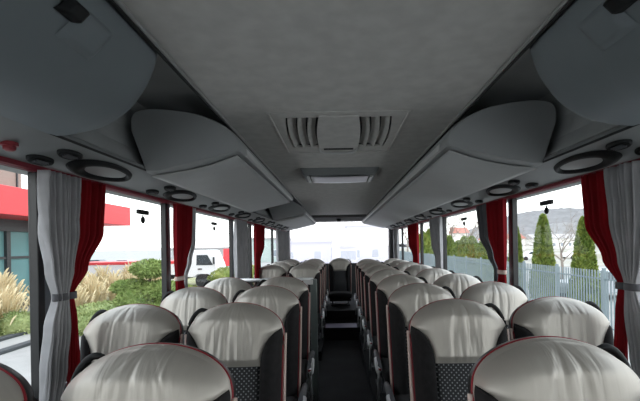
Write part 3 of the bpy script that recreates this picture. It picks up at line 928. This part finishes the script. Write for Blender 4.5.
# houses
def house(x, y, w, d, h, rh, mw, mr, label, group=None, wins=True, flat=False):
    t = empty('house' if not flat else 'pale_building', (x, y, G))
    tag(t, label, 'house' if not flat else 'building', group)
    MB().box(-w / 2, w / 2, -d / 2, d / 2, 0, h).build('walls', mw, t)
    if flat:
        MB().box(-w / 2 - .2, w / 2 + .2, -d / 2 - .2, d / 2 + .2, h, h + 0.3).build('roof', mr, t)
    else:
        mb = MB(); o = 0.4
        mb.v = [(-w / 2 - o, -d / 2 - o, h - .1), (w / 2 + o, -d / 2 - o, h - .1), (w / 2 + o, d / 2 + o, h - .1), (-w / 2 - o, d / 2 + o, h - .1), (-w / 2 - o, 0, h + rh), (w / 2 + o, 0, h + rh)]
        mb.f = [(0, 1, 5, 4), (2, 3, 4, 5), (0, 4, 3), (1, 2, 5), (0, 3, 2, 1)]
        mb.build('roof', mr, t)
    if wins:
        nw = max(2, int(w / 3)); fl = max(1, int(h / 3))
        for i in range(nw):
            for j in range(fl):
                cx = -w / 2 + w * (i + 0.5) / nw; cz = 1.6 + j * 2.8
                if cz + 0.7 > h: continue
                f = MB().box(cx - 0.55, cx + 0.55, -d / 2 - 0.06, -d / 2 + 0.02, cz - 0.65, cz + 0.65).build('window_frame', M['carwhite'], t)
                MB().box(cx - 0.47, cx + 0.47, -d / 2 - 0.075, -d / 2 - 0.055, cz - 0.57, cz + 0.57).build('window_pane', M['pane'], f)
M['pane'] = mat('far_pane', (0.25, 0.28, 0.32), 0.2)
M['hwall'] = mat('house_wall', (0.72, 0.70, 0.67), 0.8, var=0.04)
M['hroof'] = mat('house_roof', (0.42, 0.16, 0.12), 0.8, var=0.1)
M['groof'] = mat('grey_roof', (0.40, 0.38, 0.38), 0.8, var=0.1)
M['lav'] = mat('pale_lavender', (0.44, 0.43, 0.52), 0.7)
M['pale'] = mat('pale_wall', (0.52, 0.51, 0.54), 0.7)
house(30.2, 100, 3.2, 4, 5.4, 1.4, M['hwall'], M['hroof'], 'white house with red roof above the hedge in the third right window')
rnd = random.Random(11)
for i, (x, y) in enumerate([(62, 150), (84, 160), (101, 175), (70, 180), (118, 170), (95, 205), (135, 200), (120, 215)]):
    house(x, y, rnd.uniform(9, 16), 9, rnd.uniform(3.2, 5.0), 1.8, M['hwall'], M['groof'] if i % 3 else M['hroof'],
          'pale house at the foot of the hill, %s in the village row' % ORD[i], 'village houses')
# hill
M['hill'] = mat('hazed_wooded_hill', (0.20, 0.198, 0.20), 1.0, col2=(0.245, 0.24, 0.245), vscale=0.2, spec=0.0)  # woods with the distance haze mixed into the grey albedo
def hillf(u, v):
    x = 60 + 520 * u
    y = 330 + 160 * v - 40 * u
    h = 37 * (0.08 + 0.92 * (lambda q: q * q * (3 - 2 * q))(max(0, min(1, (u - 0.02) / 0.30)))) * math.sin(PI * min(1, v)) ** 0.8
    h *= 0.92 + 0.12 * math.sin(u * 9) + 0.05 * noise.noise(Vector((u * 20, v * 6, 0)))
    h += 1.6 * noise.noise(Vector((u * 120, v * 40, 1.0))) * math.sin(PI * v)
    return (x, y, G + max(0, h))
tag(MB().grid(hillf, 160, 40).build('hill', M['hill'], smooth=True), kind='structure')

# bare trees
def bare_tree(x, y, h, seed, label):
    t = empty('bare_tree', (x, y, G))
    tag(t, label, 'tree', 'bare winter trees')
    rnd = random.Random(seed)
    mbt = MB(); mbb = MB()
    mbt.tube([(0, 0, 0), (0.05, 0, h * 0.18), (0, 0.05, h * 0.36)], [h * 0.022, h * 0.018, h * 0.014], 8)
    def br(p, d, L, r, lev):
        pts = [p]; q = p; dd = d
        for _ in range(3):
            dd = (dd + Vector((rnd.gauss(0, .18), rnd.gauss(0, .18), rnd.gauss(0.06, .12)))).normalized()
            q = q + dd * L / 3; pts.append(q)
        mbb.tube(pts, [r, r * .8, r * .6, r * .35], 5 if lev < 2 else 3, caps=False)
        if lev < 4:
            for _ in range(3 if lev < 3 else 4):
                k = rnd.choice((1, 2, 3))
                a = (dd + Vector((rnd.gauss(0, .6), rnd.gauss(0, .6), rnd.gauss(.1, .35)))).normalized()
                br(pts[k], a, L * rnd.uniform(.55, .8), r * .5, lev + 1)
    for i in range(5):
        th = i * 1.3 + rnd.random()
        br(Vector((0, 0, h * (0.22 + 0.035 * i))), Vector((math.cos(th) * .6, math.sin(th) * .6, 1)).normalized(), h * 0.3, h * 0.010, 0)
    mbt.build('trunk', M['bare'], t, smooth=True)
    mbb.build('branches', M['bare'], t, fix=False)
bare_tree(17.0, 30.5, 5.6, 1, 'bare tree between the two nearer cypresses in the right window')
bare_tree(19.0, 42.5, 6.0, 2, 'bare tree between the far cypress and the middle one')
bare_tree(16.5, 50.5, 9.0, 4, 'bare tree rising behind the hedge, nearer the second red curtain')
bare_tree(16.0, 58.0, 9.5, 5, 'bare tree rising behind the hedge beside the third right curtain')
bare_tree(14.5, 66.0, 9.0, 6, 'bare tree seen left of the third right grey curtain')
bare_tree(13.5, 78.0, 10.0, 8, 'bare tree seen in the fifth right window far back')

# ---- left-hand side: red dealership
M['dred'] = mat('red_cladding', (0.74, 0.055, 0.065), 0.45, var=0.02)
M['dframe'] = mat('dark_frame', (0.035, 0.04, 0.045), 0.4)
M['teal'] = mat('teal_glazing', (0.16, 0.33, 0.35), 0.18, var=0.06, vscale=0.6)
M['dwall'] = mat('beige_cladding', (0.30, 0.27, 0.23), 0.7, var=0.04)
t = empty('showroom_building', (-14, 8, G))
tag(t, 'showroom with a bright red canopy band and dark framed glass front', 'building')
MB().box(-4.0, 0.0, -3, 19.0, 4.44, 5.67).build('canopy_band', M['dred'], t, bevel=0.03)
MB().box(-9.0, -2.2, -3, 16.5, 0, 0.35).build('plinth', M['dframe'], t)
MB().box(-9.0, -2.6, -3, 13.0, 5.67, 9.5).build('upper_wall', M['dwall'], t)
mb = MB()
for k in range(12): mb.box(-2.6, -2.54, -2.2 + 1.35 * k, -2.12 + 1.35 * k, 5.67, 9.5)
mb.build('wall_joint', M['dframe'], t)
MB().box(-9.0, -2.1, -3, 16.5, 3.85, 4.44).build('lintel', M['dframe'], t)
for k in range(12):
    y0 = -2.8 + 1.6 * k
    MB().box(-2.35, -2.30, y0 + 0.12, y0 + 1.5, 0.35, 3.85).build('glass_pane', M['teal'], t)
    MB().box(-2.40, -2.15, y0 - 0.12, y0 + 0.12, 0.35, 3.85).build('mullion', M['dframe'], t, bevel=0.01)
MB().box(-2.30, -2.18, -2.8, 16.4, 2.50, 2.62).build('transom', M['dframe'], t)

# ornamental grass clumps
def grass(x, y, h, label, w=0.7, n=1600):
    t = empty('ornamental_grass', (x, y, G))
    tag(t, label, 'grass clump', 'straw coloured grass clumps', kind='thing')
    rnd = random.Random(int(x * 77 + y * 13))
    mb = MB(); mp = MB()
    for i in range(n):
        th = rnd.uniform(0, 2 * PI); sp = abs(rnd.gauss(0, 0.5)) * w
        r0 = rnd.uniform(0, 0.16)
        hh = h * rnd.uniform(0.55, 1.0) * (1 - 0.22 * min(1, sp / w))
        dx, dy = math.cos(th), math.sin(th)
        sx, sy = -dy, dx
        wd = rnd.uniform(0.004, 0.009)
        P = []
        for q in (0, 0.4, 0.75, 1.0):
            rr = r0 + sp * q ** 2.0
            zz = hh * (q - 0.18 * (sp / w) * q ** 3)
            P.append((dx * rr, dy * rr, zz))
        b = len(mb.v)
        for k, p in enumerate(P):
            ww = wd * (1, 0.9, 0.7, 0.15)[k]
            mb.v += [(p[0] - sx * ww, p[1] - sy * ww, p[2]), (p[0] + sx * ww, p[1] + sy * ww, p[2])]
        for k in range(3): mb.f.append((b + 2 * k, b + 2 * k + 1, b + 2 * k + 3, b + 2 * k + 2))
        if i % 18 == 0:
            p = P[3]
            r = rnd.uniform(0.022, 0.04)
            tip = Vector((p[0] + dx * 0.05, p[1] + dy * 0.05, p[2]))
            mp.tube([tip - Vector((dx * .1, dy * .1, 0.22)), tip - Vector((dx * .04, dy * .04, 0.08)), tip + Vector((dx * .03, dy * .03, 0.04)), tip + Vector((dx * .09, dy * .09, 0.10))], [0.012, r, r * .8, 0.008], 5, caps=False)
    mb.build('blades', M['straw'], t, fix=False)
    mp.build('plumes', M['straw'], t, fix=False, smooth=True)
rnd = random.Random(21)
kk = 0
where = ['outside the first left window', 'beside the showroom glass', 'left of the nearest grey curtain', 'behind the nearest grey curtain',
         'right of the near red curtain', 'behind the clipped pine', 'before the parked cars', 'at the left frame edge']
spots = [(-11.7, 12.8, 1.9), (-11.9, 14.2, 1.7), (-11.4, 15.6, 1.8), (-12.6, 13.4, 2.1), (-12.9, 15.2, 2.2), (-11.5, 17.1, 1.7), (-12.6, 17.2, 2.1),
         (-11.6, 18.8, 1.8), (-12.6, 19.4, 2.0), (-11.6, 20.6, 1.8), (-12.8, 21.6, 2.1), (-11.5, 22.6, 1.9), (-12.6, 24.0, 2.1), (-11.4, 24.8, 1.9),
         (-12.3, 26.4, 2.0), (-13.6, 14.0, 2.0), (-13.7, 16.4, 2.1), (-13.7, 12.4, 1.9)]
NEAR = ['front', 'middle', 'back']
for i, (x, y, h) in enumerate(spots):
    rowname = 'front' if x > -12 else ('back' if x < -13.3 else 'middle')
    idx = sorted([q[1] for q in spots if (('front' if q[0] > -12 else ('back' if q[0] < -13.3 else 'middle')) == rowname)]).index(y)
    grass(x, y, h, 'straw-coloured grass clump outside left, %s of the %s row going away' % ((ORD + ['eleventh', 'twelfth'])[idx], rowname), 0.75)

# clipped pine and low shrubs
def pads(name, x, y, plist, m, label, cat, group=None, leaf=0.10, dens=1400, trunk=True):
    t = empty(name, (x, y, G)); tag(t, label, cat, group)
    rnd = random.Random(int(abs(x) * 50 + y * 3))
    for (px, py, pz, rx, ry, rz_) in plist:
        mb = MB(); core(mb, (px, py, pz), (rx, ry, rz_), 0.92)
        leafcloud(mb, (px, py, pz), (rx, ry, rz_), int(dens * rx * ry * 3) + 500, leaf, rnd, 0.15)
        mb.build('foliage_pad' if trunk else 'foliage', m, t, fix=False)
    if trunk:
        mb = MB()
        mb.tube([(0, 0, 0), (0.1, 0, 0.6), (-0.05, 0, 1.2), (0.1, 0, 1.9)], [0.11, 0.09, 0.07, 0.05], 8)
        for (px, py, pz, *_r) in plist[1:]:
            mb.tube([(0, 0, max(0.3, pz - 0.5)), (px * 0.6, py * 0.6, pz - 0.2), (px, py, pz)], [0.05, 0.04, 0.03], 6)
        mb.build('trunk', M['bark'], t, smooth=True)
pads('clipped_pine', -6.35, 13.2, [(0.1, 0, 2.22, 0.55, 0.5, 0.27), (-0.55, 0.1, 1.62, 0.62, 0.5, 0.22), (0.45, 0, 1.50, 0.62, 0.5, 0.30), (-0.30, -0.3, 1.22, 0.52, 0.45, 0.33),
     (0.55, -0.1, 0.92, 0.65, 0.5, 0.28), (-0.55, 0, 0.62, 0.75, 0.6, 0.25), (0.3, -0.2, 0.42, 0.8, 0.6, 0.3)], M['pine'],
     'cloud-pruned green pine with rounded pads outside the left window', 'shrub')
for i, (x, y, r, h, lab) in enumerate([(-9.2, 15.5, 1.1, 0.55, 'low green shrub left of the clipped pine'), (-8.6, 14.2, 0.9, 0.45, 'low green shrub between the pine and the grass clumps'),
                               (-11.35, 14.0, 0.6, 0.5, 'low green shrub by the kerb near the first curtain'), (-9.0, 18.5, 1.2, 0.7, 'rounded green shrub behind the clipped pine'),
                               (-7.6, 13.7, 0.9, 0.45, 'low green shrub beside the base of the clipped pine')]):
    pads('low_shrub', x, y, [(0, 0, h * 0.5, r, r, h)], M['moss'], lab, 'shrub', 'low green shrubs', leaf=0.09, dens=700, trunk=False)
for i, (x, y, r, h, lab) in enumerate([(-7.2, 25.5, 1.0, 1.55, 'yellow-green rounded bush before the white truck'), (-6.0, 25.9, 0.9, 1.7, 'taller yellow-green bush right of the truck cab'),
                                      (-8.2, 21, 0.8, 0.9, 'small yellow-green bush by the second left curtain')]):
    pads('round_bush', x, y, [(0, 0, h * 0.5, r, r, h * 0.5)], M['hedge'], lab, 'bush', 'yellow-green bushes', leaf=0.12, dens=700, trunk=False)

# trucks
def truck(x, y, mcab, mbed, label, L=7.5, rim=None, loc_rz=0):
    """broadside; the cab is at +x"""
    t = empty('truck', (x, y, G), loc_rz); tag(t, label, 'truck', 'parked trucks')
    mb = MB()
    prof = [(0.0, 0.75), (0.0, 2.62), (-0.0, 2.70), (1.55, 2.70), (1.75, 2.62), (2.15, 1.65), (2.28, 1.1), (2.28, 0.55), (1.9, 0.55), (1.6, 0.95), (0.8, 0.95), (0.6, 0.75)]
    n = len(prof)
    for w in (-1.2, 1.2):
        for a, b in prof: mb.v.append((a, w, b))
    mb.f = [tuple(range(n)), tuple(range(2 * n - 1, n - 1, -1))] + [(i, (i + 1) % n, n + (i + 1) % n, n + i) for i in range(n)]
    c = mb.build('cab', mcab, t, bevel=0.06)
    mb = MB(); mb.v = [(0.75, -1.215, 1.62), (0.78, -1.215, 2.35), (1.55, -1.215, 2.35), (1.95, -1.215, 1.62)]; mb.f = [(0, 1, 2, 3)]
    mb.build('side_window', M['carglass'], c, solid=0.02)
    MB().box(0.85, 1.15, -1.23, -1.20, 1.30, 1.38).build('door_handle', M['tyre'], c)
    MB().box(2.0, 2.12, -1.45, -1.30, 1.7, 2.2).build('mirror', M['tyre'], c, bevel=0.02)
    MB().box(-L, -0.1, -1.0, 1.0, 0.62, 0.85).build('chassis', M['tyre'], t)
    MB().box(-L, -0.25, -1.22, 1.22, 0.95, 1.75).build('cargo_bed', mbed, t, bevel=0.03)
    if rim: MB().box(-L, -0.25, -1.25, 1.25, 1.75, 1.95).build('bed_rim', rim, t, bevel=0.02)
    for a in (1.15, -L + 1.2, -L + 2.5):
        for w in (-1.05, 1.05):
            MB().tube([(a, w - 0.15, 0.5), (a, w + 0.15, 0.5)], 0.5, 24).build('wheel', M['tyre'], t, bevel=0.03)
truck(-11.0, 30.0, M['carwhite'], M['carwhite'], 'white truck with dark side window parked in the second left window', L=8.0, rim=M['dred'])
truck(-12.9, 46.0, M['dred'], M['dred'], 'red truck half hidden behind the white cab', L=4)
car(-24, 52, 0.0, M['carwhite'], 'white car far off in the first full left window')
car(-29, 54, 0.0, M['cargrey'], 'grey car far off next to the near red curtain')
car(-34, 56, 0.0, M['cardark'], 'dark car far off behind the near red curtain edge')
car(-19.5, 56, 0.0, M['cargrey'], 'grey car far off right of the white one')
house(-30, 90, 16, 8, 2.6, 0, M['groof'], M['groof'], 'long low grey building on the horizon above the pine', wins=True, flat=True)
M['mint'] = mat('mint_wall', (0.40, 0.47, 0.45), 0.7)
house(-14.5, 80, 9, 12, 4.2, 0, M['mint'], M['groof'], 'grey-green building seen past the fourth left curtain', wins=True, flat=True)
# ---- behind the coach
house(-4.4, 55, 7.0, 8, 3.3, 0, M['lav'], M['lav'], 'pale lavender building beyond the left of the rear window', 'buildings behind the coach', flat=True)
house(4.0, 62, 5.4, 8, 5.6, 0, M['pale'], M['pale'], 'taller pale building beyond the right of the rear window', 'buildings behind the coach', flat=True)
house(1.2, 52, 2.0, 5, 2.6, 0, M['pale'], M['lav'], 'small pale building in the middle of the rear window', 'buildings behind the coach', flat=True)
